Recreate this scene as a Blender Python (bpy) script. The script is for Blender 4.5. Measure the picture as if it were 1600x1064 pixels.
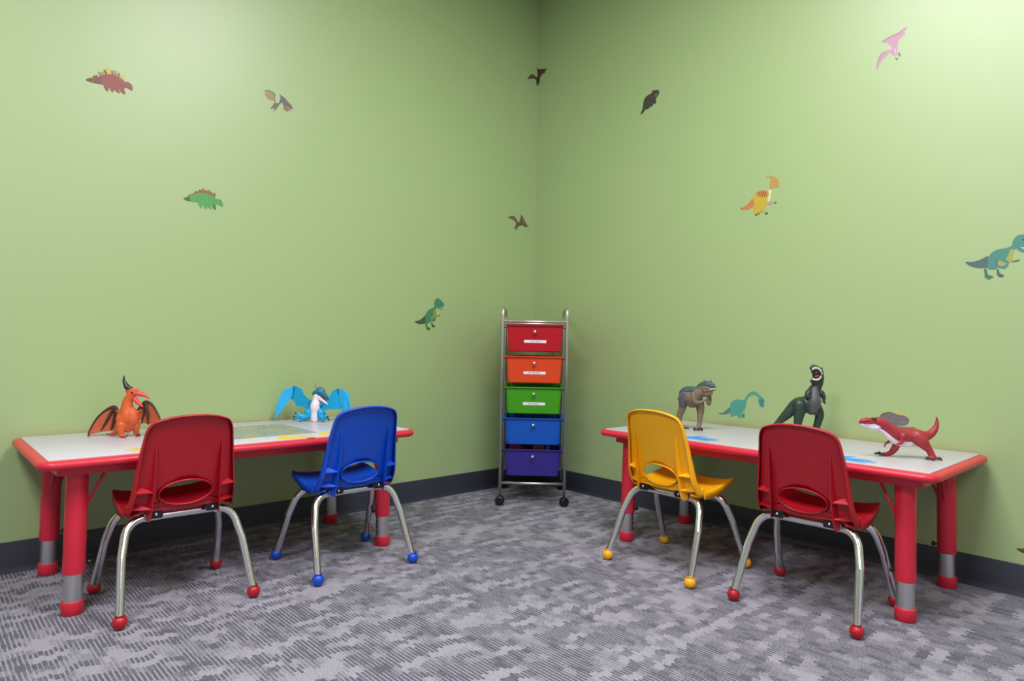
import bpy, bmesh, math, random
from mathutils import Vector, Matrix
R = math.radians
random.seed(4)
S = bpy.context.scene
COL = S.collection
for o in list(bpy.data.objects):
    bpy.data.objects.remove(o)

# ------------------------------------------------------------------ camera
F_PX = 1038.874
CAM = Vector((-2.6695, -2.7096, 0.7817))
YAW, PITCH, ROLL = -0.7458, 0.0044, 0.0190
def cam_axes():
    f = Vector((-math.sin(YAW), math.cos(YAW), 0)); r = Vector((math.cos(YAW), math.sin(YAW), 0)); u = Vector((0, 0, 1))
    f2 = f*math.cos(PITCH)+u*math.sin(PITCH); u2 = u*math.cos(PITCH)-f*math.sin(PITCH)
    return r*math.cos(ROLL)+u2*math.sin(ROLL), u2*math.cos(ROLL)-r*math.sin(ROLL), f2
AR, AU, AF = cam_axes()
cd = bpy.data.cameras.new('camera'); cam = bpy.data.objects.new('camera', cd); COL.objects.link(cam)
cd.sensor_fit = 'HORIZONTAL'; cd.sensor_width = 36; cd.lens = F_PX/1600*36; cd.clip_start = .02
M = Matrix((AR, AU, -AF)).transposed().to_4x4(); M.translation = CAM; cam.matrix_world = M
S.camera = cam

# ------------------------------------------------------------------ world, exposure, room lights
W = bpy.data.worlds.new('world'); S.world = W; W.use_nodes = True
W.node_tree.nodes['Background'].inputs[0].default_value = (.8, .85, .9, 1)
W.node_tree.nodes['Background'].inputs[1].default_value = .3
S.view_settings.view_transform = 'Standard'; S.view_settings.look = 'None'
S.view_settings.exposure = 0.42; S.view_settings.gamma = 1; S.view_settings.use_curve_mapping = False
ROOM = 5.4; CEIL = 2.76
LIGHTS = [(-1.4, -1.95, 41), (-3.35, -1.9, 50), (-1.4, -4.2, 18), (-3.35, -4.2, 12)]

# ------------------------------------------------------------------ materials
MATS = {}
def rgb(c):
    c = [x/255 for x in c]
    return tuple([x/12.92 if x <= .04045 else ((x+.055)/1.055)**2.4 for x in c])+(1,)
def mat(name, col, rough=.4, metal=0., spec=.5, bump=0., bscale=200., var=0., vscale=8., **kw):
    if name in MATS: return MATS[name]
    m = bpy.data.materials.new(name); m.use_nodes = True; nt = m.node_tree; b = nt.nodes['Principled BSDF']
    c = rgb(col)
    b.inputs['Base Color'].default_value = c; b.inputs['Roughness'].default_value = rough
    b.inputs['Metallic'].default_value = metal; b.inputs['Specular IOR Level'].default_value = spec
    for k, v in kw.items(): b.inputs[k].default_value = v
    tc = nt.nodes.new('ShaderNodeTexCoord')
    if var:
        n = nt.nodes.new('ShaderNodeTexNoise'); n.inputs['Scale'].default_value = vscale; n.inputs['Detail'].default_value = 4
        mx = nt.nodes.new('ShaderNodeMix'); mx.data_type = 'RGBA'
        mx.inputs[6].default_value = tuple(x*(1-var) for x in c[:3])+(1,); mx.inputs[7].default_value = tuple(min(1, x*(1+var)) for x in c[:3])+(1,)
        nt.links.new(tc.outputs['Object'], n.inputs['Vector']); nt.links.new(n.outputs['Fac'], mx.inputs[0]); nt.links.new(mx.outputs[2], b.inputs['Base Color'])
    if bump:
        n = nt.nodes.new('ShaderNodeTexNoise'); n.inputs['Scale'].default_value = bscale; n.inputs['Detail'].default_value = 3
        bp = nt.nodes.new('ShaderNodeBump'); bp.inputs['Strength'].default_value = bump; bp.inputs['Distance'].default_value = .001
        nt.links.new(tc.outputs['Object'], n.inputs['Vector']); nt.links.new(n.outputs['Fac'], bp.inputs['Height']); nt.links.new(bp.outputs[0], b.inputs['Normal'])
    MATS[name] = m; return m
def mat_split(name, stops, rough=.45, noise=.0, nscale=60):
    """colour patches by object-space height: stops = [(z, colour), ...] ascending"""
    m = bpy.data.materials.new(name); m.use_nodes = True; nt = m.node_tree; b = nt.nodes['Principled BSDF']
    b.inputs['Roughness'].default_value = rough
    tc = nt.nodes.new('ShaderNodeTexCoord'); sp = nt.nodes.new('ShaderNodeSeparateXYZ'); nt.links.new(tc.outputs['Object'], sp.inputs[0])
    z0, z1 = stops[0][0], stops[-1][0]
    mr = nt.nodes.new('ShaderNodeMapRange'); mr.inputs[1].default_value = z0; mr.inputs[2].default_value = z1
    n = nt.nodes.new('ShaderNodeTexNoise'); n.inputs['Scale'].default_value = nscale; nt.links.new(tc.outputs['Object'], n.inputs['Vector'])
    ad = nt.nodes.new('ShaderNodeMath'); ad.operation = 'MULTIPLY_ADD'; ad.inputs[1].default_value = noise; nt.links.new(n.outputs['Fac'], ad.inputs[0]); nt.links.new(sp.outputs[2], ad.inputs[2])
    nt.links.new(ad.outputs[0], mr.inputs[0])
    cr = nt.nodes.new('ShaderNodeValToRGB'); nt.links.new(mr.outputs[0], cr.inputs[0])
    e = cr.color_ramp.elements
    e[0].position = 0; e[0].color = rgb(stops[0][1]); e[1].position = 1; e[1].color = rgb(stops[-1][1])
    for z, c in stops[1:-1]:
        k = e.new((z-z0)/(z1-z0)); k.color = rgb(c)
    nt.links.new(cr.outputs[0], b.inputs['Base Color'])
    return m

def carpet_mat():
    m = bpy.data.materials.new('carpet'); m.use_nodes = True; nt = m.node_tree; b = nt.nodes['Principled BSDF']; L = nt.links.new
    b.inputs['Roughness'].default_value = .95; b.inputs['Specular IOR Level'].default_value = .15
    tc = nt.nodes.new('ShaderNodeTexCoord')
    def math_(op, a, bb=None, c=None):
        n = nt.nodes.new('ShaderNodeMath'); n.operation = op
        for i, v in enumerate((a, bb, c)):
            if v is None: continue
            if hasattr(v, 'links'): L(v, n.inputs[i])
            else: n.inputs[i].default_value = v
        return n.outputs[0]
    sp = nt.nodes.new('ShaderNodeSeparateXYZ'); L(tc.outputs['Object'], sp.inputs[0]); x, y = sp.outputs[0], sp.outputs[1]
    def noise(vec, scale, detail=2, rough=.5):
        n = nt.nodes.new('ShaderNodeTexNoise'); n.inputs['Scale'].default_value = scale; n.inputs['Detail'].default_value = detail; n.inputs['Roughness'].default_value = rough
        L(vec, n.inputs['Vector']); return n.outputs['Fac']
    def comb(a, b_, c=0.):
        n = nt.nodes.new('ShaderNodeCombineXYZ')
        for i, v in enumerate((a, b_, c)):
            if hasattr(v, 'links'): L(v, n.inputs[i])
            else: n.inputs[i].default_value = v
        return n.outputs[0]
    def white(vec):
        n = nt.nodes.new('ShaderNodeTexWhiteNoise'); n.noise_dimensions = '3D'; L(vec, n.inputs['Vector']); return n.outputs['Value']
    # fine yarn lines run along y; bands of dashes are stacked along y, and stretch along x
    wob = math_('MULTIPLY_ADD', noise(tc.outputs['Object'], 7, 1), .05, y)
    row = math_('FLOOR', math_('DIVIDE', wob, .034))
    line_i = math_('FLOOR', math_('DIVIDE', x, .0105))
    jit = white(comb(line_i, 3.3, 0))
    yy = math_('MULTIPLY_ADD', jit, .020, wob)
    row2 = math_('FLOOR', math_('DIVIDE', yy, .030))
    block0 = noise(comb(math_('MULTIPLY', x, 11.), math_('MULTIPLY', row2, 2.3), 0), 1.0, 2); band = noise(comb(math_('MULTIPLY', x, 1.4), math_('MULTIPLY', row2, .9), 7.), 1.0, 1)
    block = math_('ADD', math_('MULTIPLY', block0, .62), math_('MULTIPLY', band, .38))      # long patches along x in each row
    big = noise(comb(x, y, 2.), 1.6, 3)
    m1 = nt.nodes.new('ShaderNodeMapRange'); m1.inputs[1].default_value = .43; m1.inputs[2].default_value = .53
    L(math_('ADD', block, math_('MULTIPLY', math_('SUBTRACT', big, .5), .12)), m1.inputs[0])
    st = math_('PINGPONG', math_('DIVIDE', x, .0105), .5)
    m2 = nt.nodes.new('ShaderNodeMapRange'); m2.inputs[1].default_value = .10; m2.inputs[2].default_value = .24; L(st, m2.inputs[0])
    cell = white(comb(line_i, row2, 0))
    m3 = nt.nodes.new('ShaderNodeMapRange'); m3.inputs[1].default_value = .75; m3.inputs[2].default_value = .8; L(cell, m3.inputs[0])
    stripes = math_('MULTIPLY', m1.outputs[0], math_('MAXIMUM', m2.outputs[0], m3.outputs[0]))
    sp1 = noise(comb(math_('MULTIPLY', x, 1.3), y), 210, 2, .8)
    m4 = nt.nodes.new('ShaderNodeMapRange'); m4.inputs[1].default_value = .5; m4.inputs[2].default_value = .62; L(sp1, m4.inputs[0])
    sp2 = noise(tc.outputs['Object'], 260, 2, .8)
    m5 = nt.nodes.new('ShaderNodeMapRange'); m5.inputs[1].default_value = .55; m5.inputs[2].default_value = .72; L(sp2, m5.inputs[0])
    dark = math_('MINIMUM', math_('ADD', math_('MULTIPLY', stripes, .85), math_('MULTIPLY', m4.outputs[0], .55)), 1.)
    dark = math_('MULTIPLY', dark, math_('MULTIPLY_ADD', m5.outputs[0], -.55, 1.))
    mx = nt.nodes.new('ShaderNodeMix'); mx.data_type = 'RGBA'; L(dark, mx.inputs[0])
    mx.inputs[6].default_value = rgb(CARPET_LIGHT); mx.inputs[7].default_value = rgb(CARPET_DARK)
    L(mx.outputs[2], b.inputs['Base Color'])
    bp = nt.nodes.new('ShaderNodeBump'); bp.inputs['Strength'].default_value = .5; bp.inputs['Distance'].default_value = .002
    L(sp2, bp.inputs['Height']); L(bp.outputs[0], b.inputs['Normal'])
    return m
CARPET_LIGHT = (158, 157, 167); CARPET_DARK = (82, 82, 92)
WALL = (160, 186, 127)

# ------------------------------------------------------------------ mesh helpers
def obj(name, bm, m=None, parent=None, smooth=True, loc=None, mods=(), keep=False):
    me = bpy.data.meshes.new(name)
    if not keep: bmesh.ops.recalc_face_normals(bm, faces=bm.faces[:])
    bm.to_mesh(me); bm.free()
    for mm in (m if isinstance(m, (list, tuple)) else [m]):
        if mm: me.materials.append(mm)
    for p in me.polygons: p.use_smooth = smooth
    o = bpy.data.objects.new(name, me); COL.objects.link(o)
    if parent: o.parent = parent
    if loc is not None: o.location = loc
    for t, kw in mods:
        md = o.modifiers.new(t.lower(), t)
        for k, v in kw.items(): setattr(md, k, v)
    return o
def autosmooth(o, ang=35):
    me = o.data
    me.set_sharp_from_angle(angle=R(ang)); return o
def thing(name, label, cat, loc=(0, 0, 0), rz=0, group=None):
    o = bpy.data.objects.new(name, None); COL.objects.link(o); o.location = loc; o.rotation_euler = (0, 0, rz)
    o.empty_display_size = .1
    return tag(o, label, cat, group)
def tag(o, label, cat, group=None):
    o['label'] = label; o['category'] = cat
    if group: o['group'] = group
    return o
def struct(o, label=None):
    o['kind'] = 'structure'
    if label: o['label'] = label
    return o
def box(bm, x0, x1, y0, y1, z0, z1, mi=0, mt=None):
    v = [Vector(p) for p in ((x0, y0, z0), (x1, y0, z0), (x1, y1, z0), (x0, y1, z0), (x0, y0, z1), (x1, y0, z1), (x1, y1, z1), (x0, y1, z1))]
    if mt: v = [mt @ p for p in v]
    v = [bm.verts.new(p) for p in v]
    for f in ((3, 2, 1, 0), (4, 5, 6, 7), (0, 1, 5, 4), (1, 2, 6, 5), (2, 3, 7, 6), (3, 0, 4, 7)):
        bm.faces.new([v[i] for i in f]).material_index = mi
def catmull(pts, n=6):
    out = []
    P = [pts[0]]+list(pts)+[pts[-1]]
    for i in range(1, len(P)-2):
        a, b, c, d = P[i-1], P[i], P[i+1], P[i+2]
        for k in range(n):
            t = k/n
            out.append([.5*(2*b[j]+(c[j]-a[j])*t+(2*a[j]-5*b[j]+4*c[j]-d[j])*t*t+(3*b[j]-a[j]-3*c[j]+d[j])*t**3) for j in range(len(b))])
    out.append(list(pts[-1])); return out
def fillet(pts, rad, n=8):
    """round the corners of a polyline"""
    pts = [Vector(p) for p in pts]; out = [pts[0]]
    for i in range(1, len(pts)-1):
        a, b, c = pts[i-1], pts[i], pts[i+1]; r = rad if not isinstance(rad, (list, tuple)) else rad[i-1]
        u = (a-b).normalized(); w = (c-b).normalized(); ang = u.angle(w)
        d = min(r/math.tan(ang/2), (a-b).length*.49, (c-b).length*.49)
        p0, p1 = b+u*d, b+w*d
        for k in range(n+1):
            t = k/n; out.append(p0*(1-t)**2+b*2*t*(1-t)+p1*t*t)
    out.append(pts[-1]); return out
def tube(bm, pts, r, seg=14, cap=True, yscale=1., mi=0, dome=False):
    """sweep a circle (r may be a list) along pts; yscale squeezes the section along y"""
    pts = [Vector(p[:3]) for p in pts]; rs = r if isinstance(r, (list, tuple)) else [r]*len(pts)
    if dome:
        a, b = pts[0], pts[-1]; ta = (pts[0]-pts[1]).normalized(); tb = (pts[-1]-pts[-2]).normalized()
        pre = [(a+ta*rs[0]*math.sin(t), rs[0]*math.cos(t)) for t in (1.35, 1.0, .5)]
        post = [(b+tb*rs[-1]*math.sin(t), rs[-1]*math.cos(t)) for t in (.5, 1.0, 1.35)]
        pts = [p for p, _ in pre]+pts+[p for p, _ in post]; rs = [q for _, q in pre]+list(rs)+[q for _, q in post]
    rings = []; up = None
    for i, p in enumerate(pts):
        t = (pts[min(i+1, len(pts)-1)]-pts[max(i-1, 0)]).normalized()
        if up is None:
            up = Vector((0, 0, 1)) if abs(t.z) < .9 else Vector((0, 1, 0))
        up = (up-t*up.dot(t)).normalized(); sd = t.cross(up)
        ring = []
        for k in range(seg):
            a = 2*math.pi*k/seg; off = (up*math.cos(a)+sd*math.sin(a))*rs[i]
            off.y *= yscale; ring.append(bm.verts.new(p+off))
        rings.append(ring)
    for i in range(len(rings)-1):
        for k in range(seg):
            bm.faces.new((rings[i][k], rings[i][(k+1) % seg], rings[i+1][(k+1) % seg], rings[i+1][k])).material_index = mi
    if cap:
        bm.faces.new(rings[0][::-1]).material_index = mi; bm.faces.new(rings[-1]).material_index = mi
def lathe(bm, prof, seg=28, mt=None, mi=0):
    """prof: [(r, z)] closed at axis if r==0"""
    rings = []
    for r, z in prof:
        if r < 1e-6: rings.append([bm.verts.new((mt @ Vector((0, 0, z))) if mt else (0, 0, z))])
        else:
            ring = []
            for k in range(seg):
                a = 2*math.pi*k/seg; p = Vector((r*math.cos(a), r*math.sin(a), z)); ring.append(bm.verts.new(mt @ p if mt else p))
            rings.append(ring)
    for i in range(len(rings)-1):
        A, B = rings[i], rings[i+1]
        for k in range(seg):
            k2 = (k+1) % seg
            if len(A) == 1 and len(B) == 1: break
            if len(A) == 1: f = (A[0], B[k2], B[k])
            elif len(B) == 1: f = (A[k], A[k2], B[0])
            else: f = (A[k], A[k2], B[k2], B[k])
            bm.faces.new(f).material_index = mi
def ball(bm, c, r, seg=20, sy=1, mi=0):
    n = seg//2; lathe(bm, [(r*math.sin(math.pi*i/n) if 0 < i < n else 0, -r*math.cos(math.pi*i/n)) for i in range(n+1)], seg, Matrix.Translation(c) @ Matrix.Diagonal((1, sy, 1, 1)), mi)
def rounded_rect(hx, hy, r, n=8):
    out = []
    for cx, cy, a0 in ((hx-r, hy-r, 0), (-hx+r, hy-r, 90), (-hx+r, -hy+r, 180), (hx-r, -hy+r, 270)):
        for k in range(n+1):
            a = R(a0+90*k/n); out.append((cx+r*math.cos(a), cy+r*math.sin(a)))
    return out
def loops(bm, ls, cap0=True, cap1=True, mi=0):
    """skin a stack of equal-length loops of 3-D points"""
    V = [[bm.verts.new(p) for p in l] for l in ls]; n = len(V[0])
    for i in range(len(V)-1):
        for k in range(n):
            bm.faces.new((V[i][k], V[i][(k+1) % n], V[i+1][(k+1) % n], V[i+1][k])).material_index = mi
    if cap0: bm.faces.new(V[0][::-1]).material_index = mi
    if cap1: bm.faces.new(V[-1]).material_index = mi
    return V

# ------------------------------------------------------------------ shared materials
M_wall = mat('green_wall_paint', WALL, .44, spec=.95, bump=.06, bscale=350)
M_ceil = mat('ceiling_white', (225, 225, 220), .9, bump=.2)
M_base = mat('charcoal_vinyl_base', (62, 66, 78), .38, bump=.05)
M_chrome = mat('chrome_steel', (226, 226, 230), .17, metal=1.)
M_brush = mat('brushed_steel', (214, 212, 214), .36, metal=1.)
M_black = mat('black_plastic', (22, 22, 26), .35)
M_dark = mat('dark_steel', (44, 44, 50), .3, metal=.6)
M_tred = mat('red_table_plastic', (208, 38, 60), .36, bump=.05)
M_ttop = mat('white_laminate', (204, 201, 209), .33, var=.015)
M_yellow = mat('yellow_print', (236, 200, 60), .4); M_bprint = mat('blue_print', (22, 150, 232), .4)
M_white = mat('white_paper', (240, 236, 238), .6); M_ink = mat('dark_ink', (60, 50, 60), .7)

# ------------------------------------------------------------------ room shell
def slab(name, x0, x1, y0, y1, z0, z1, m):
    bm = bmesh.new(); box(bm, x0, x1, y0, y1, z0, z1); return struct(obj(name, bm, m, smooth=False))
floor = slab('floor', -ROOM, 0, -ROOM, 0, -.1, 0, carpet_mat())
slab('wall_left', -ROOM, .12, 0, .12, -.1, CEIL+.1, M_wall)
slab('wall_right', 0, .12, -ROOM, 0, -.1, CEIL+.1, M_wall)
M_wall2 = mat('far_wall_paint', (190, 188, 192), .6)
slab('wall_back', -ROOM-.12, .12, -ROOM-.12, -ROOM, -.1, CEIL+.1, M_wall2)
slab('wall_front', -ROOM-.12, -ROOM, -ROOM, .12, -.1, CEIL+.1, M_wall2)
slab('ceiling', -ROOM, 0, -ROOM, 0, CEIL, CEIL+.1, M_ceil)
def baseboard(name, left):
    # cove base: thin upright face, curved toe that runs out on the carpet
    prof = [(0, .101), (.0025, .1005), (.0035, .098), (.0035, .022), (.005, .014), (.009, .008), (.014, .0035), (.015, 0), (0, 0)]
    bm = bmesh.new(); L = ROOM
    if left: ends = [[(-L, -a, z) for a, z in prof], [(-a, -a, z) for a, z in prof]]
    else: ends = [[(-a, -L, z) for a, z in prof], [(-a, -a, z) for a, z in prof]]
    loops(bm, ends); return struct(autosmooth(obj(name, bm, M_base), 60))
baseboard('baseboard_left', True); baseboard('baseboard_right', False)

for i, (lx, ly, pw) in enumerate(LIGHTS):
    t = thing('ceiling_light', 'recessed white ceiling light panel with a thin metal frame', 'ceiling light', (lx, ly, CEIL), R(90), group='ceiling light panels')
    bm = bmesh.new()
    for a, b, c, d in ((-.62, .62, -.32, -.30), (-.62, .62, .30, .32), (-.62, -.60, -.30, .30), (.60, .62, -.30, .30)): box(bm, a, b, c, d, -.012, -.001)
    obj('frame', bm, M_ceil, t, smooth=False)
    em = MATS.get('diffuser')
    if not em:
        em = bpy.data.materials.new('diffuser'); em.use_nodes = True; b = em.node_tree.nodes['Principled BSDF']
        b.inputs['Base Color'].default_value = (.9, .9, .9, 1); b.inputs['Emission Color'].default_value = (1, .98, .95, 1); b.inputs['Emission Strength'].default_value = 1.0; MATS['diffuser'] = em
    bm = bmesh.new(); box(bm, -.60, .60, -.30, .30, -.006, -.002); obj('diffuser', bm, em, t, smooth=False)
    ld = bpy.data.lights.new('light_panel', 'AREA'); ld.shape = 'RECTANGLE'; ld.size = 1.16; ld.size_y = .56; ld.energy = pw; ld.color = (1., .94, 1.)
    lo = bpy.data.objects.new('light_panel', ld); COL.objects.link(lo); lo.parent = t; lo.location = (0, 0, -.02)

# ------------------------------------------------------------------ tables
TL, TW, TH = 1.202, .5862, .4442
def handprint(bm, cx, cy, ang, s, z, mirror=1):
    """palm and five fingers as flat printed shapes"""
    mt = Matrix.Translation((cx, cy, z)) @ Matrix.Rotation(ang, 4, 'Z') @ Matrix.Diagonal((s, s*mirror, 1, 1))
    parts = [[(0, -.036), (.03, -.040), (.062, -.036), (.074, -.01), (.074, .022), (.06, .036), (.03, .040), (-.005, .03), (-.02, .012), (-.02, -.02)]]
    def finger(x, y, a, l, w):
        c, s_ = math.cos(a), math.sin(a); out = []
        for u, v in ((0, -w), (l*.6, -w*.95), (l*.93, -w*.7), (l, 0), (l*.93, w*.7), (l*.6, w*.95), (0, w)): out.append((x+c*u-s_*v, y+s_*u+c*v))
        return out
    parts += [finger(.066, -.028, R(-12), .062, .009), finger(.070, -.008, R(-3), .078, .010), finger(.070, .012, R(5), .074, .010), finger(.062, .030, R(14), .058, .0085), finger(.01, .034, R(52), .062, .011)]
    for k, p in enumerate(parts):
        vs = [bm.verts.new(mt @ Vector((x, y, .00003*k))) for x, y in p]
        bm.faces.new(vs)
def picture_mat():
    m = bpy.data.materials.new('printed_picture'); m.use_nodes = True; nt = m.node_tree; b = nt.nodes['Principled BSDF']; b.inputs['Roughness'].default_value = .4
    tc = nt.nodes.new('ShaderNodeTexCoord'); n = nt.nodes.new('ShaderNodeTexNoise'); n.inputs['Scale'].default_value = 16; n.inputs['Detail'].default_value = 6; n.inputs['Roughness'].default_value = .7; n.inputs['Distortion'].default_value = .5
    nt.links.new(tc.outputs['Object'], n.inputs['Vector']); cr = nt.nodes.new('ShaderNodeValToRGB'); nt.links.new(n.outputs['Fac'], cr.inputs[0])
    e = cr.color_ramp.elements; e[0].position = .3; e[0].color = rgb((116, 134, 150)); e[1].position = .75; e[1].color = rgb((205, 190, 160))
    for p, c in ((.40, (104, 130, 152)), (.45, (158, 170, 176)), (.5, (130, 146, 112)), (.56, (162, 164, 116)), (.62, (190, 168, 122)), (.67, (138, 148, 130))): k = e.new(p); k.color = rgb(c)
    nt.links.new(cr.outputs[0], b.inputs['Base Color']); return m
M_pic = picture_mat()
def make_table(label, loc, rz, prints, picture=None):
    t = thing('activity_table', label, 'table', loc, rz)
    hx, hy = TL/2, TW/2
    # moulded red rim with bullnose edge; the white panel sits flush inside it
    bm = bmesh.new(); z = TH; ls = []
    for ins, dz in ((.0255, -.0030), (.0235, -.0018), (.012, -.0024), (.006, -.0042), (.002, -.008), (0, -.0135), (.001, -.019), (.004, -.0235), (.009, -.026), (.02, -.027)):
        ls.append([(x, y, z+dz) for x, y in rounded_rect(hx-ins, hy-ins, max(.045-ins, .012), 8)])
    ls.append([(x, y, z-.022) for x, y in rounded_rect(hx-.0255, hy-.0255, .02, 8)])
    loops(bm, ls); obj('table_rim', bm, M_tred, t)
    bm = bmesh.new()
    loops(bm, [[(x, y, z+d) for x, y in rounded_rect(hx-ins, hy-ins, .006, 4)] for ins, d in ((.0250, -.012), (.0250, .0), (.0256, .0006))])
    autosmooth(obj('table_top', bm, M_ttop, t), 40)
    bm = bmesh.new()       # apron box under the top with a skirt
    o1 = rounded_rect(hx-.05, hy-.045, .03, 6); i1 = rounded_rect(hx-.058, hy-.053, .024, 6)
    loops(bm, [[(x, y, z-.026) for x, y in o1], [(x, y, z-.050) for x, y in o1], [(x, y, z-.052) for x, y in i1], [(x, y, z-.028) for x, y in i1]])
    autosmooth(obj('apron', bm, M_tred, t), 40)
    for sx, sy in ((-1, -1), (-1, 1), (1, -1), (1, 1)):
        X, Y = sx*.503, sy*.2085
        off = Vector((-sx*.006, -sy*.004, 0))
        def at(zz): return Vector((X, Y, zz))+off*(zz/.4)
        bm = bmesh.new()
        zs = [.1125, .1135, .118, .25, .385, .392]; rs = [.0255, .0272, .0278, .0278, .0282, .0282]
        tube(bm, [at(q) for q in zs], rs, 32); g = autosmooth(obj('leg', bm, M_tred, t), 50)
        bm = bmesh.new(); tube(bm, [at(.03), at(.12)], .0240, 32); lt = autosmooth(obj('lower_leg_tube', bm, M_brush, g), 50)
        lt['label'] = 'brushed steel leg extension'
        bm = bmesh.new(); lathe(bm, [(0, 0), (.026, 0), (.0285, .003), (.0285, .033), (.0275, .0365), (.0235, .037), (0, .037)], 32, Matrix.Translation((X, Y, 0)))
        autosmooth(obj('foot_cap', bm, M_tred, g), 40)
        # adjusting holes on the inner side, and a black knob
        d = Vector((-sx, -sy*.15, 0)).normalized(); sd = Vector((-d.y, d.x, 0))
        bm = bmesh.new()
        for zz in (.052, .072, .092, .109):
            c = at(zz)+d*.0236; mt = Matrix.Translation(c) @ d.to_track_quat('Z', 'Y').to_matrix().to_4x4(); lathe(bm, [(0, 0), (.0042, 0), (.0042, .0012), (.003, .0014), (0, .0008)], 14, mt)
        autosmooth(obj('adjusting_holes', bm, M_black, g))
        bm = bmesh.new(); c = at(.135)+d*.025; mt = Matrix.Translation(c) @ d.to_track_quat('Z', 'Y').to_matrix().to_4x4()
        lathe(bm, [(0, 0), (.003, 0), (.003, .007), (.0075, .008), (.008, .015), (.006, .018), (0, .019)], 18, mt)
        autosmooth(obj('knob', bm, M_black, g))
        for bx, by in ((-sx, 0), (0, -sy)):
            bm = bmesh.new(); u = Vector((bx, by, 0)); a = at(.30)+u*.026; b = Vector((X, Y, z-.03))+u*.085
            tube(bm, [a+Vector((0, 0, -.012))-u*.002, a, b, b+u*.012], .0042, 10); obj('brace', bm, M_tred, g)
    for name, m, lst in prints:
        for p in lst:
            bm = bmesh.new(); handprint(bm, *p[:4], z+.00075, p[4] if len(p) > 4 else 1)
            for f in bm.faces:
                f.normal_update()
                if f.normal.z < 0: f.normal_flip()
            o = obj('printed_hand', bm, m, t, smooth=False, keep=True); o['label'] = name
    if picture:
        x0, x1, y0, y1 = picture; bm = bmesh.new()
        loops(bm, [[(x+(x0+x1)/2, y+(y0+y1)/2, z+d) for x, y in rounded_rect((x1-x0)/2, (y1-y0)/2, .003, 3)] for d in (.0005, .0008)])
        o = obj('printed_picture', bm, M_pic, t, smooth=False); o['label'] = 'colourful printed picture'
    return t
LA, LB = (-1.793, -.2961, 0), (-.2961, -1.5703, 0)
tabA = make_table('low red and white activity table against the left wall with a colourful picture', LA, 0,
    [('yellow handprint', M_yellow, [(-.262, -.212, R(176), .8, -1), (.085, -.232, R(-2), .82, 1), (.245, -.222, R(10), .8, 1)])], (-.20, .25, -.165, .15))
tabB = make_table('low red and white activity table against the right wall with blue handprints', LB, -math.pi/2,
    [('blue handprint', M_bprint, [(-.232, -.205, R(4), .82, 1), (.300, -.218, R(2), .82, 1)])])

# ------------------------------------------------------------------ chairs
def back_y(x, z):
    sw = max(0, min(1, (abs(x)-.102)/.045)); sw = sw*sw*(3-2*sw)
    return -.0835-(z-.285)*.272+.022*(x/.14)**2*min(1, .35+(z-.28)*4)+.040*max(0, (.345-z)/.075)**2*sw
def half_w(z):
    P = [(.270, .149), (.285, .148), (.31, .1435), (.38, .135), (.45, .1265), (.50, .119), (.52, .114), (.535, .108)]
    if z <= P[0][0]: return P[0][1]
    for (a, wa), (b, wb) in zip(P, P[1:]):
        if z <= b: return wa+(wb-wa)*(z-a)/(b-a)
    return P[-1][1]
def back_outline(n=96):
    right = [(0, .286), (.04, .286), (.08, .286), (.115, .285), (.138, .281), (.1465, .276), (.149, .283), (.1435, .31), (.139, .345), (.135, .38), (.1305, .415), (.1265, .45), (.123, .475), (.119, .50), (.1155, .518), (.110, .532), (.101, .542), (.088, .549), (.065, .5555), (.035, .560), (0, .5615)]
    full = right+[(-x, z) for x, z in right[-2:0:-1]]
    P = [Vector((x, z)) for x, z in full]+[Vector(full[0])]
    # resample evenly by angle around the hole centre
    L = [0]
    for a, b in zip(P, P[1:]): L.append(L[-1]+(b-a).length)
    out = []
    for k in range(n):
        s = L[-1]*k/n; i = max(j for j in range(len(L)) if L[j] <= s+1e-9); i = min(i, len(P)-2)
        out.append(P[i].lerp(P[i+1], (s-L[i])/(L[i+1]-L[i])))
    return out
HOLE = (0, .334, .073, .035)
def shell_point(x, z, back=0.):
    y = back_y(x, z); n = Vector((-.32*x/.14, -1, -.27)).normalized()   # roughly the outward (rear) normal
    return Vector((x, y, z))+n*back
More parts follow.
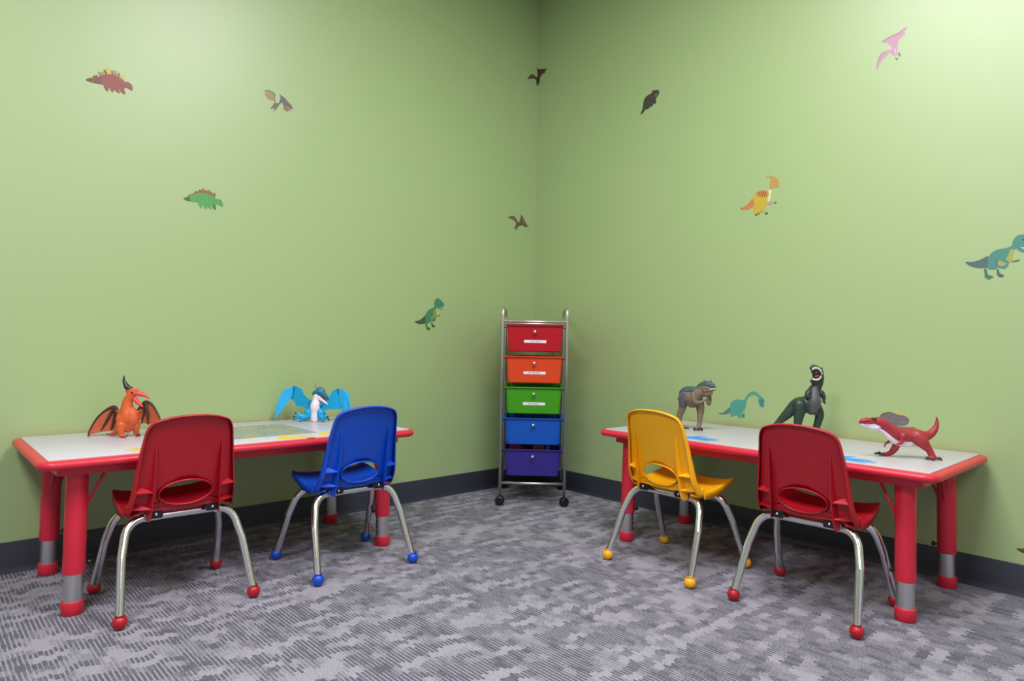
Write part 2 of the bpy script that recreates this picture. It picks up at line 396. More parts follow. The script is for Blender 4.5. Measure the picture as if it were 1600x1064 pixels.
def make_chair(colour_mat, label, loc, rz):
    t = thing('school_chair', label, 'chair', loc, rz)
    # backrest: ring grid between the oval hand hole and the outline, with a rolled lip on both
    N = 120; out = back_outline(N); bm = bmesh.new(); hx, hz, ha, hb = HOLE
    hole = []
    for p in out:
        a = math.atan2((p.y-hz)/1.0, p.x-hx)
        # keep the spacing smooth: use ellipse parameter from the direction
        hole.append(Vector((hx+ha*math.cos(math.atan2(math.sin(a)/hb, math.cos(a)/ha)), hz+hb*math.sin(math.atan2(math.sin(a)/hb, math.cos(a)/ha)))))
    rings = []
    for d in (.010, .0065, .002): rings.append([shell_point(*h, back=d) for h in hole])
    K = 12
    for k in range(K+1):
        u = k/K; rings.append([shell_point(*(hole[i].lerp(out[i], u))) for i in range(N)])
    def flange(p, f):
        low = max(0, min(1, (.50-p.y)/.2)); dep = (.014+.014*low) if p.y > .30 else .030
        if abs(p.x) < .12 and p.y < .3: dep = .006
        return dep*f
    for f, grow in ((.12, .0022), (.5, .0030), (1., .0034)):
        r = []
        for p in out:
            q = p+Vector((math.copysign(grow, p.x) if abs(p.x) > .09 else 0, grow if p.y > .5 else 0)); r.append(shell_point(q.x, q.y, back=flange(p, f)))
        rings.append(r)
    V = [[bm.verts.new(p) for p in r] for r in rings]
    for i in range(len(V)-1):
        for k in range(N): bm.faces.new((V[i][k], V[i][(k+1) % N], V[i+1][(k+1) % N], V[i+1][k]))
    b = obj('backrest', bm, colour_mat, t, mods=[('SOLIDIFY', dict(thickness=.0034, offset=-1))])
    # stiffening ribs and gussets behind the backrest
    for s in (-1, 1):
        bm = bmesh.new(); zs = [.262, .275, .30, .34, .38, .42, .46, .495]; ds = [.020, .028, .030, .028, .024, .018, .011, .001]
        for side in (0,):
            A = []; 
            for z_, d_ in zip(zs, ds):
                x = s*(.099-.010*(z_-.27)/.23); zb = max(z_, .272)
                A.append([shell_point(x-.0018, z_, .0), shell_point(x+.0018, z_, .0), shell_point(x+.0014, z_, d_), shell_point(x-.0014, z_, d_)])
            loops(bm, A)
        for zg, th in ((.352, .003), (.302, .003)):
            xa, xb = s*.098, s*(half_w(zg)+.001)
            q0 = [shell_point(xa, zg, 0), shell_point(xb, zg, 0), shell_point(xb, zg, .024), shell_point(xa, zg, .026)]
            q1 = [p+Vector((0, 0, -th)) for p in q0]
            loops(bm, [q1, q0])
            # little ramp running up from each gusset
            m0 = shell_point((xa+xb)/2, zg+.008, .001)
            vs = [bm.verts.new(p) for p in (q0[2], q0[3], m0, shell_point(xa, zg, .001), shell_point(xb, zg, .001))]
            for f in ((0, 1, 2), (1, 3, 2), (4, 0, 2), (3, 4, 2), (0, 4, 3), (0, 3, 1)): bm.faces.new([vs[i] for i in f])
        obj('rib', bm, colour_mat, b, smooth=False)
    # seat pan
    prof = [(-.0855, .2905), (-.0825, .2850), (-.076, .2805), (-.062, .2780), (-.035, .2780), (0, .2805), (.04, .2865), (.08, .2945), (.112, .3010), (.134, .3040), (.149, .3030), (.160, .2985), (.167, .2910)]
    hw = [.147, .148, .149, .1495, .150, .150, .149, .147, .144, .139, .132, .124, .112]
    bm = bmesh.new(); G = []
    nx = 24
    for (y, z), w in zip(prof, hw):
        row = []
        for i in range(nx+1):
            u = -1+2*i/nx; uu = math.copysign(abs(u)**.85, u) if u else 0
            edge = abs(u)**5
            yy = y + (back_y(uu*w, .29)-back_y(0, .29) if y < -.05 else 0)*max(0, (-y-.05)/.035)
            row.append(Vector((uu*w, yy, z+.013*abs(u)**3*(1 if y < .13 else max(0, (.18-y)/.05))+(.004 if y > -.05 else 0)*(1-u*u)*-1)))
        G.append(row)
    V = [[bm.verts.new(p) for p in r] for r in G]
    for i in range(len(V)-1):
        for k in range(nx): bm.faces.new((V[i][k], V[i][k+1], V[i+1][k+1], V[i+1][k]))
    edge = [V[i][0] for i in range(len(V))]+V[-1][1:-1]+[V[i][-1] for i in range(len(V)-1, -1, -1)]
    e2 = []; e3 = []
    for v in edge:
        c = Vector((v.co.x, v.co.y-.04, 0)); o_ = Vector((math.copysign(1, v.co.x)*(1 if abs(v.co.x) > .10 else 0), 1 if v.co.y > .15 else 0, 0))
        if o_.length: o_.normalize()
        drop = .026-.012*max(0, min(1, (v.co.y-.02)/.14))
        e2.append(bm.verts.new(v.co+o_*.0022+Vector((0, 0, -.003)))); e3.append(bm.verts.new(v.co+o_*.0028+Vector((0, 0, -drop))))
    for a, b_, c in zip(range(len(edge)-1), range(1, len(edge)), range(len(edge))):
        bm.faces.new((edge[a], edge[b_], e2[b_], e2[a])); bm.faces.new((e2[a], e2[b_], e3[b_], e3[a]))
    obj('seat', bm, colour_mat, t, mods=[('SOLIDIFY', dict(thickness=.0034, offset=-1))])
    # bent chrome tube frames, one at the back and one at the front
    for sgn in (-1, 1):
        bar = [(-.158, sgn*.088, .205), (-.142, sgn*.0605, .2635), (.142, sgn*.0605, .2635), (.158, sgn*.088, .205)]
        P = fillet([(-.1635, sgn*.1035, .168)]+bar[1:3]+[(.1635, sgn*.1035, .168)], .075, 12)
        bm = bmesh.new(); tube(bm, P, .0118, 18); cb = autosmooth(obj('crossbar', bm, M_chrome, t), 60)
        for s in (-1, 1):
            top = Vector((s*.1628, sgn*.1015, .172)); foot = Vector((s*.178, sgn*.165, .021))
            bm = bmesh.new(); tube(bm, [top, foot], .0118, 18); lg = autosmooth(obj('leg', bm, M_chrome, t), 60)
            bm = bmesh.new(); d = (foot-top).normalized()
            mt = Matrix.Translation((foot.x, foot.y, .0192)); n = 14
            lathe(bm, [(0, -.0188)]+[(.0190*math.sin(math.pi*i/n), -.0190*math.cos(math.pi*i/n)) for i in range(1, n-1)]+[(.0130, .0190), (0, .0195)], 26, mt)
            g = obj('ball_glide', bm, colour_mat, lg)
    for s in (-1, 1):       # dark steel rails that tie the two tube frames under the seat
        x = s*.077; bm = bmesh.new()
        ls = []
        for y in (-.0955, -.0925, -.086, -.080, .06, .075):
            h = .0112 if -.095 < y < -.085 else (.0098 if y < -.09 else .005); k_ = 1.55 if y < -.085 else 1
            ls.append([(x+a*k_, y, .2755+b_-(0 if y < -.085 else .0070)) for a, b_ in ((-.010, -h), (.010, -h), (.012, -h*.4), (.012, h*.7), (.008, h), (-.008, h), (-.012, h*.7), (-.012, -h*.4))])
        loops(bm, ls); rl = autosmooth(obj('side_rail', bm, M_dark, t), 40)
        bm = bmesh.new()
        for sy in (-1, 1):
            for a in range(3):
                pass
        mt = Matrix.Translation((x, -.0965, .2765)) @ Matrix.Rotation(R(90), 4, 'X'); lathe(bm, [(0, -.002), (.0042, -.002), (.0042, .001), (.003, .0022), (0, .0026)], 16, mt)
        obj('bolt', bm, M_chrome, rl)
        bm = bmesh.new()      # weld tab down to the rear tube
        loops(bm, [[(s*.092+a, -.0755-dy, .281+b_) for a, b_ in ((-.011, -.004), (-.0095, -.017), (-.004, -.027), (.004, -.027), (.0095, -.017), (.011, -.004))] for dy in (0, .0025)])
        obj('weld_tab', bm, M_brush, rl, smooth=False)
    return t
M_red = mat('red_chair_plastic', (174, 18, 36), .38, bump=.08, bscale=900)
M_blu = mat('blue_chair_plastic', (4, 74, 194), .38, bump=.08, bscale=900)
M_yel = mat('yellow_chair_plastic', (246, 178, 16), .38, bump=.08, bscale=900)
make_chair(M_red, 'red plastic school chair tucked at the table on the left wall', (-2.0438, -.5448, 0), -.0078)
make_chair(M_blu, 'blue plastic school chair with chrome legs and blue ball feet', (-1.4955, -.5860, 0), -.0154)
make_chair(M_yel, 'yellow plastic school chair with chrome legs and yellow ball feet', (-.5974, -1.3577, 0), -1.6257)
make_chair(M_red, 'red plastic school chair tucked at the table on the right wall', (-.5881, -1.8452, 0), -1.5419)

# ------------------------------------------------------------------ rolling drawer cart
CW, CD = .155, .186      # half width between posts, half depth
cc = Vector((-.4095, -.425, 0)); bk = Vector((math.cos(R(45.6)), math.sin(R(45.6)), 0)); cpos = cc+bk*CD
cart = thing('drawer_cart', 'narrow chrome rolling cart with five rainbow coloured drawers in the corner', 'storage cart', cpos, R(-44.4))
for s in (-1, 1):
    bm = bmesh.new()
    P = fillet([(s*CW, -CD, .052), (s*CW, -CD, .958), (s*CW, CD, .958), (s*CW, CD, .052)], .045, 10)
    tube(bm, P, .0072, 16); obj('side_frame', bm, M_brush, cart)
for y in (-CD, CD):
    for z, r in ((.889, .0066), (.108, .0066)):
        bm = bmesh.new(); tube(bm, [(-CW, y, z), (CW, y, z)], r, 16); obj('crossbar', bm, M_brush, cart)
DR = [('red', (190, 14, 30), .874), ('orange', (232, 74, 24), .722), ('green', (64, 164, 8), .573), ('blue', (0, 88, 196), .4235), ('purple', (52, 40, 140), .2725)]
for name, c, zr in DR:
    for s in (-1, 1):      # runner rails on both sides
        bm = bmesh.new(); tube(bm, fillet([(s*CW, -CD, zr-.014), (s*(CW-.012), -CD+.02, zr-.014), (s*(CW-.012), CD-.02, zr-.014), (s*CW, CD, zr-.014)], .008, 4), .0032, 10); obj('runner', bm, M_chrome, cart)
    m = mat(name+'_drawer_plastic', c, .3, **{'Transmission Weight': .12})
    bm = bmesh.new()
    zt, zb = zr, zr-.131
    yc = -.012; hyT = CD-.004
    def rr(hx, hy, r, z): return [(x, y+yc, z) for x, y in rounded_rect(hx, hy, r, 5)]
    loops(bm, [rr(.142, hyT, .008, zt-.006), rr(.143, hyT+.001, .009, zt-.001), rr(.1415, hyT, .008, zt), rr(.135, hyT-.008, .008, zt-.001), rr(.1315, hyT-.011, .008, zt-.004), rr(.1245, hyT-.018, .012, zb+.005), rr(.120, hyT-.022, .012, zb+.003)], cap0=False, cap1=True)
    loops(bm, [rr(.142, hyT, .008, zt-.006), rr(.134, hyT-.008, .008, zt-.006), rr(.127, hyT-.0155, .012, zb+.004), rr(.123, hyT-.019, .012, zb)], cap0=False, cap1=True)
    bmesh.ops.remove_doubles(bm, verts=bm.verts[:], dist=1e-5)
    d = autosmooth(obj('drawer', bm, m, cart), 35); d['label'] = name+' plastic drawer'
    # front face plane at a height z (outer)
    def fy(z): k = (zt-.006-z)/(zt-.006-zb-.004); return yc-(hyT-.008)+.0075*k
    bm = bmesh.new(); zk = zr-.034; mt = Matrix.Translation((0, fy(zk), zk)) @ Matrix.Rotation(R(90), 4, 'X')
    lathe(bm, [(0, -.003), (.004, -.001), (.0038, .006), (.007, .009), (.0088, .013), (.0082, .0175), (.0045, .0205), (0, .021)], 22, mt)
    obj('knob', bm, M_chrome, d)
    if name in ('red', 'orange', 'green'):
        zl = zr-.081; lw = .0535
        bm = bmesh.new()
        q = [(-lw, zl-.0065), (lw, zl-.0065), (lw, zl+.0065), (-lw, zl+.0065)]
        loops(bm, [[(x+.002, fy(z)-dy, z) for x, z in q] for dy in (.0, .0012)], mi=0)
        words = {'red': [(-.020, -.006, 3), (.0, .032, 8)], 'orange': [(-.027, -.014, 3), (-.008, .028, 8)], 'green': [(-.025, -.008, 4), (-.003, .023, 6)]}[name]
        for a, b_, n in words:
            st = (b_-a)/n
            for k in range(n):
                x0 = a+st*k; x1 = x0+st*.68; up = .0026 if k == 0 else random.choice((.0014, .0014, .0024))
                vs = [bm.verts.new((x, fy(z)-.0015, z)) for x, z in ((x0, zl-.0016), (x1, zl-.0016), (x1, zl+up), (x0, zl+up))]; bm.faces.new(vs).material_index = 1
        o = obj('label_strip', bm, [M_white, M_ink], d, smooth=False); o['label'] = 'white label strip with small dark lettering'
for sx in (-1, 1):
    for sy in (-1, 1):
        x, y = sx*CW, sy*CD
        bm = bmesh.new(); tube(bm, [(x, y, .030), (x, y, .056)], .0045, 12)
        # hood over the twin wheels
        a0 = R(20*sx+(12 if sy < 0 else 60)); mt = Matrix.Translation((x, y, .0225)) @ Matrix.Rotation(a0, 4, 'Z')
        n = 14; ls = []
        for wv in (-.007, .007):
            ls.append([mt @ Vector((r_*math.cos(R(a)), wv, r_*math.sin(R(a)))) for r_, a in [(.0225, 170-16*k) for k in range(11)]+[(.010, 10+16*k) for k in range(11)]])
        loops(bm, ls); c = autosmooth(obj('caster', bm, M_black, cart), 40)
        for w in (-1, 1):
            bm = bmesh.new(); mt2 = mt @ Matrix.Translation((0, w*.0085, 0)) @ Matrix.Rotation(R(90), 4, 'X')
            lathe(bm, [(0, -.006), (.006, -.006), (.015, -.0055), (.0205, -.004), (.0223, 0), (.0205, .004), (.015, .0055), (.006, .006), (0, .006)], 26, mt2)
            obj('wheel', bm, M_black, c)
# toys peeking out of the open purple drawer
def small_toy(name, label, col, lx, ly, kind):
    p = cpos+Matrix.Rotation(R(-44.4), 3, 'Z') @ Vector((lx, ly, 0)); z0 = .2725-.131+.0045
    t_m = mat(name+'_plastic_'+label.split()[0], col, .4); bm = bmesh.new()
    if kind == 'ring': 
        pts = [(.03*math.cos(a), 0, .099+.03*math.sin(a)) for a in [2*math.pi*k/24 for k in range(25)]]; tube(bm, pts, .009, 12, cap=False); box(bm, -.006, .006, -.006, .006, 0, .072)
    elif kind == 'block': box(bm, -.028, .028, -.02, .02, 0, .135); [lathe(bm, [(0, .135), (.006, .135), (.006, .141), (0, .141)], 14, Matrix.Translation((q, 0, 0))) for q in (-.014, .014)]
    else:
        tube(bm, [(0, 0, .015), (0, 0, .11)], [.013, .010], 16, dome=True); ball(bm, (0, 0, .127), .012)
    o = autosmooth(obj(name, bm, t_m, loc=(p.x, p.y, z0)), 40); o.rotation_euler = (0, 0, R(-44.4)); tag(o, label, 'toy')
small_toy('toy_block', 'red toy block standing at the left inside the purple drawer', (190, 30, 40), -.088, -.09, 'block')
small_toy('toy_ring', 'dark red ring toy inside the purple drawer beside the red block', (120, 24, 30), -.024, -.05, 'ring')
small_toy('toy_block', 'orange toy block standing inside the middle of the purple drawer', (205, 82, 40), .028, -.09, 'block')
small_toy('toy_figure', 'pale green peg figure at the right inside the purple drawer', (150, 170, 150), .072, -.085, 'peg')

exec_toys = True
# ------------------------------------------------------------------ wall stickers
def hit(px, py, axis):
    d = AF+AR*((px-800)/F_PX)-AU*((py-532)/F_PX); k = -CAM[axis]/d[axis]; return CAM+d*k
def corner_x(py):     # where the room corner lies at that height in the photograph frame
    P = Vector((0, 0, 0)); lo, hi = -.5, 3.2
    for _ in range(30):
        m = (lo+hi)/2; q = Vector((0, 0, m))-CAM
        if 532-F_PX*q.dot(AU)/q.dot(AF) > py: lo = m
        else: hi = m
    return 800+F_PX*q.dot(AR)/q.dot(AF)
def clip(poly, fn):
    out = []
    for i in range(len(poly)):
        a, b = poly[i-1], poly[i]; fa, fb = fn(a), fn(b)
        if (fa >= 0) != (fb >= 0):
            t = fa/(fa-fb); out.append((a[0]+(b[0]-a[0])*t, a[1]+(b[1]-a[1])*t))
        if fb >= 0: out.append(b)
    return out
def chaikin(p):
    if len(p) < 6: return p
    out = []
    for i in range(len(p)):
        a, b = p[i-1], p[i]
        out += [(a[0]*.78+b[0]*.22, a[1]*.78+b[1]*.22), (a[0]*.22+b[0]*.78, a[1]*.22+b[1]*.78)]
    return out
def sticker(name, label, wall, org, k, layers):
    bm = bmesh.new(); mats = []
    # local origin on the wall so that the object sits where its sticker is
    allp = [p for _, poly in layers for p in poly]; cx = sum(p[0] for p in allp)/len(allp)/k+org[0]; cy = sum(p[1] for p in allp)/len(allp)/k+org[1]
    o0 = hit(cx, cy, 1 if wall in 'LC' else 0)
    for li, (c, poly) in enumerate(layers):
        m = mat('sticker_%d_%d_%d' % c, c, .45, var=.08, vscale=60)
        if m not in mats: mats.append(m)
        pts = [(org[0]+x/k, org[1]+y/k) for x, y in chaikin(poly)]
        jobs = [(wall, pts)]
        if wall == 'C':
            jobs = [('L', clip(pts, lambda p: corner_x(p[1])-p[0])), ('R', clip(pts, lambda p: p[0]-corner_x(p[1])))]
        for wl, pp in jobs:
            if len(pp) < 3: continue
            off = .0003+.00012*li
            n = Vector((0, -1, 0)) if wl == 'L' else Vector((-1, 0, 0))
            vs = [bm.verts.new(hit(x, y, 1 if wl == 'L' else 0)+n*off-o0) for x, y in pp]
            f = bm.faces.new(vs); f.normal_update(); f.material_index = mats.index(m)
            if f.normal.dot(n) < 0: f.normal_flip()
    bmesh.ops.triangulate(bm, faces=bm.faces[:])
    o = obj(name, bm, mats, smooth=False, loc=o0, keep=True); return tag(o, label, 'wall sticker')
OL = (88, 88, 40); YE = (196, 178, 90); TN = (166, 140, 96)
sticker('dinosaur_sticker', 'red stegosaurus sticker with yellow plates high on the left wall', 'L', (120, 90), 14.545, [
 (YE, [(610, 270), (680, 220), (760, 250), (785, 330), (790, 400), (680, 400)]), (YE, [(950, 450), (960, 370), (1030, 400), (1080, 460), (1100, 550), (1000, 500)]),
 (TN, [(480, 340), (510, 310), (560, 330), (610, 320), (630, 390), (560, 430), (540, 410)]), (TN, [(840, 310), (870, 280), (900, 310), (930, 430), (850, 400)]),
 (OL, [(600, 280), (620, 270), (660, 300), (700, 390), (655, 390)]), (OL, [(785, 300), (810, 290), (832, 400), (795, 390)]), (OL, [(935, 360), (965, 350), (975, 400), (955, 460)]),
 (OL, [(350, 490), (365, 410), (385, 430), (400, 390), (420, 430), (445, 380), (480, 440), (400, 490)]), (OL, [(485, 345), (500, 340), (560, 420), (545, 425)]),
 ((142, 78, 66), [(200, 505), (330, 480), (420, 450), (500, 430), (580, 400), (660, 375), (750, 378), (850, 385), (950, 440), (1050, 510), (1100, 560), (1150, 550), (1220, 590), (1265, 650), (1270, 740), (1240, 755), (1180, 710), (1120, 685), (1075, 690), (1080, 750), (1115, 835), (1060, 830), (990, 770), (955, 700), (950, 740), (990, 810), (930, 800), (870, 750), (845, 710), (840, 780), (790, 780), (745, 700), (725, 665), (715, 765), (680, 770), (630, 700), (605, 610), (540, 605), (400, 580), (280, 545)]),
 ((92, 84, 52), [(190, 500), (240, 478), (270, 465), (300, 475), (320, 450), (370, 490), (330, 560), (260, 540)]), ((118, 70, 72), [(400, 490), (560, 430), (560, 600), (400, 575)]), ((70, 50, 44), [(1165, 600), (1185, 595), (1190, 615), (1172, 620)])])
sticker('dinosaur_sticker', 'brown and slate winged pterosaur sticker high on the left wall', 'L', (400, 130), 19.34, [
 ((160, 138, 110), [(235, 225), (320, 205), (420, 220), (500, 270), (590, 340), (560, 400), (560, 500), (540, 530), (450, 510), (410, 535), (390, 470), (320, 465), (310, 400), (260, 350), (290, 300)]),
 ((98, 96, 74), [(235, 222), (320, 203), (420, 215), (510, 265), (595, 335), (570, 400), (570, 500), (595, 600), (570, 605), (545, 500), (548, 400), (565, 345), (490, 285), (410, 235), (320, 222)]),
 ((104, 102, 104), [(690, 310), (770, 380), (860, 430), (960, 560), (1060, 650), (1100, 730), (1115, 800), (1060, 760), (1040, 850), (1010, 810), (940, 860), (860, 800), (830, 700), (800, 600), (770, 590), (700, 650), (680, 600), (720, 520), (745, 420)]),
 ((160, 124, 84), [(830, 650), (920, 690), (1040, 740), (1040, 835), (1010, 800), (940, 845), (860, 795), (820, 790)]), ((90, 80, 62), [(850, 660), (900, 740), (950, 850), (930, 850), (880, 760), (840, 680)]),
 ((112, 112, 82), [(540, 600), (620, 600), (690, 610), (700, 670), (640, 740), (600, 800), (540, 850), (500, 800), (430, 770), (490, 700)]), ((190, 196, 186), [(500, 770), (545, 760), (540, 800), (510, 850), (480, 820)])])
sticker('dinosaur_sticker', 'green stegosaurus sticker with brown plates on the left wall', 'L', (270, 280), 16., [
 ((142, 102, 66), [(250, 480), (300, 455), (330, 440), (350, 445), (380, 410), (430, 370), (450, 385), (490, 350), (510, 370), (560, 290), (640, 305), (660, 245), (715, 285), (740, 205), (785, 260), (800, 290), (830, 250), (870, 305), (905, 250), (950, 325), (975, 310), (1000, 375), (1065, 320), (1070, 480), (980, 440), (880, 390), (780, 370), (650, 370), (430, 440), (300, 500)]),
 ((86, 158, 86), [(250, 480), (330, 455), (430, 410), (550, 375), (650, 352), (780, 340), (880, 370), (980, 420), (1060, 470), (1100, 500), (1160, 490), (1220, 540), (1260, 620), (1255, 700), (1200, 690), (1130, 640), (1080, 635), (1070, 690), (1095, 780), (1040, 770), (980, 700), (955, 640), (950, 690), (985, 770), (930, 755), (870, 700), (855, 680), (850, 750), (800, 745), (765, 680), (745, 640), (730, 670), (735, 745), (680, 710), (645, 650), (630, 590), (500, 570), (350, 545)]),
 ((72, 108, 62), [(250, 480), (330, 458), (420, 440), (440, 555), (330, 535)]), ((66, 118, 62), [(985, 640), (1065, 640), (1060, 690), (1080, 770), (1040, 760), (1000, 700)]), ((50, 90, 60), [(1180, 530), (1205, 540), (1200, 560), (1180, 550)])])
sticker('dinosaur_sticker', 'small teal standing dinosaur sticker on the left wall near the drawer cart', 'L', (635, 455), 15.2, [
 ((196, 204, 120), [(690, 420), (740, 450), (748, 540), (715, 580), (690, 500)]),
 ((70, 132, 98), [(190, 710), (300, 695), (380, 640), (450, 560), (490, 480), (560, 425), (640, 390), (670, 350), (655, 270), (690, 190), (750, 155), (810, 200), (850, 250), (900, 300), (895, 360), (850, 365), (855, 430), (800, 445), (750, 410), (720, 385), (700, 430), (720, 520), (710, 600), (690, 700), (650, 730), (590, 710), (510, 775), (450, 770), (300, 785), (230, 760)]),
 ((66, 88, 66), [(190, 710), (300, 695), (380, 640), (450, 570), (455, 770), (300, 785), (230, 760)]), ((132, 150, 66), [(640, 430), (695, 425), (715, 560), (700, 640), (640, 640), (580, 680), (570, 640), (640, 580)]),
 ((70, 90, 50), [(700, 600), (760, 570), (790, 545), (795, 590), (760, 585), (705, 612)]), ((62, 96, 52), [(440, 770), (480, 770), (500, 855), (575, 870), (545, 935), (480, 910), (465, 850)]), ((62, 96, 52), [(580, 730), (610, 740), (630, 800), (695, 825), (650, 862), (600, 850)]), ((150, 170, 150), [(760, 400), (810, 375), (840, 400), (800, 425)])])
BRN = (98, 84, 62)
sticker('dinosaur_sticker', 'brown flying pterosaur sticker low in the corner just above the drawer cart', 'L', (785, 325), 23.64, [
 (BRN, [(165, 370), (240, 320), (350, 290), (440, 300), (500, 380), (570, 530), (620, 520), (650, 420), (690, 320), (650, 210), (730, 300), (800, 420), (860, 560), (930, 640), (990, 730), (940, 710), (880, 670), (870, 745), (800, 680), (750, 640), (600, 670), (560, 720), (540, 770), (500, 825), (475, 790), (510, 740), (470, 740), (430, 780), (415, 740), (480, 690), (490, 600), (510, 540), (420, 460), (340, 410), (250, 370)]),
 ((140, 98, 84), [(300, 370), (420, 330), (460, 420), (480, 480), (390, 430)]), ((116, 92, 88), [(700, 380), (740, 370), (820, 540), (800, 600), (720, 560), (690, 480)])])
sticker('dinosaur_sticker', 'dark brown flying pterosaur sticker high across the room corner', 'C', (810, 95), 21.28, [
 ((72, 56, 38), [(300, 650), (310, 590), (370, 500), (455, 435), (520, 480), (600, 550), (640, 540), (640, 400), (630, 300), (575, 245), (600, 240), (650, 280), (800, 280), (900, 260), (980, 262), (930, 290), (890, 330), (900, 380), (860, 420), (790, 440), (740, 520), (710, 600), (690, 740), (670, 830), (655, 820), (660, 750), (630, 760), (605, 850), (590, 840), (600, 740), (580, 600), (380, 590), (330, 620)]),
 ((92, 78, 48), [(400, 520), (455, 460), (560, 560), (430, 575)]), ((78, 50, 44), [(650, 310), (780, 300), (830, 330), (780, 400), (700, 520), (660, 480)])])
DK = (66, 66, 58); SP = (196, 188, 96)
sticker('dinosaur_sticker', 'black armoured dinosaur sticker with yellow spikes high on the right wall', 'R', (990, 130), 19.35, [
 (SP, [(525, 310), (528, 210), (555, 300)]), (SP, [(570, 240), (600, 140), (655, 215)]), (SP, [(690, 205), (722, 165), (745, 215)]), (SP, [(440, 360), (452, 320), (475, 345)]), (SP, [(385, 400), (392, 370), (410, 390)]),
 (DK, [(195, 945), (240, 870), (280, 760), (290, 640), (310, 520), (350, 440), (400, 390), (460, 350), (510, 320), (560, 300), (565, 220), (640, 215), (700, 200), (750, 210), (785, 260), (770, 290), (770, 330), (730, 400), (670, 460), (690, 580), (640, 640), (600, 600), (590, 650), (540, 725), (490, 700), (480, 750), (420, 800), (380, 770), (340, 830), (270, 920)]),
 ((120, 100, 84), [(630, 330), (700, 310), (740, 340), (710, 400), (650, 420)]), ((74, 72, 96), [(500, 390), (570, 370), (600, 400), (560, 430), (510, 430)]), ((60, 66, 34), [(195, 945), (240, 880), (290, 760), (350, 800), (270, 920)])])
sticker('dinosaur_sticker', 'yellow crested dinosaur sticker with orange back stripes on the right wall', 'R', (1140, 265), 13.3, [
 ((196, 122, 70), [(225, 805), (330, 760), (420, 670), (480, 580), (530, 640), (530, 740), (430, 820), (330, 850), (260, 835)]), ((110, 120, 80), [(215, 805), (260, 790), (280, 820), (250, 830)]),
 ((206, 218, 170), [(800, 450), (880, 390), (860, 560), (835, 660), (770, 660)]), ((176, 152, 118), [(790, 690), (900, 665), (980, 670), (960, 710), (930, 690), (860, 735), (800, 730)]),
 ((196, 168, 62), [(480, 580), (560, 470), (640, 430), (740, 430), (800, 450), (830, 500), (790, 600), (780, 680), (760, 740), (720, 780), (740, 860), (800, 905), (750, 930), (700, 860), (670, 800), (640, 840), (690, 880), (630, 900), (560, 960), (520, 930), (480, 830), (520, 720)]),
 ((196, 134, 70), [(560, 480), (640, 435), (740, 435), (800, 460), (770, 560), (700, 590), (600, 560)]), ((184, 150, 74), [(830, 400), (840, 380), (835, 280), (860, 200), (820, 150), (770, 168), (765, 190), (745, 180), (770, 148), (870, 135), (950, 150), (1020, 220), (1035, 330), (990, 370), (900, 375), (860, 410)])]
 + [((110, 86, 44), [(x, 445+abs(x-680)*.25), (x+16, 445+abs(x-680)*.25), (x+44, 560), (x+34, 565)]) for x in (560, 605, 650, 695, 740)]
 + [((74, 72, 50), [(530, 930), (560, 915), (575, 950), (545, 962)]), ((74, 72, 50), [(590, 900), (620, 895), (620, 925), (595, 930)]), ((74, 72, 50), [(740, 900), (800, 890), (800, 915), (750, 930)]), ((74, 72, 50), [(655, 860), (690, 870), (680, 890)]), ((74, 72, 50), [(940, 680), (980, 668), (958, 712)]), ((90, 92, 50), [(925, 250), (940, 250), (940, 265), (925, 265)])])
sticker('dinosaur_sticker', 'pink flying pterosaur sticker at the top of the right wall', 'R', (1355, 30), 12.5, [
 ((190, 142, 166), [(255, 450), (340, 400), (450, 330), (600, 270), (700, 190), (800, 140), (760, 200), (720, 250), (755, 275), (720, 310), (650, 360), (610, 420), (590, 560), (590, 680), (550, 725), (490, 700), (445, 650), (380, 710), (300, 800), (240, 890), (185, 1010), (180, 930), (200, 820), (235, 720), (300, 650), (400, 605), (460, 600), (490, 560), (440, 510), (380, 460)]),
 ((140, 130, 124), [(255, 452), (340, 400), (450, 330), (600, 270), (700, 190), (800, 140), (700, 210), (610, 290), (460, 350), (350, 425)]), ((150, 140, 132), [(235, 720), (300, 650), (380, 610), (300, 680), (240, 770), (200, 900), (185, 1010), (180, 930), (200, 820)]),
 ((122, 124, 116), [(540, 760), (560, 740), (575, 760), (600, 750), (605, 790), (570, 805)]), ((122, 124, 116), [(598, 655), (620, 640), (640, 660), (662, 700), (640, 735), (612, 710)]), ((196, 176, 190), [(520, 600), (560, 560), (575, 680), (540, 690)])])
TEAL = (78, 138, 124)
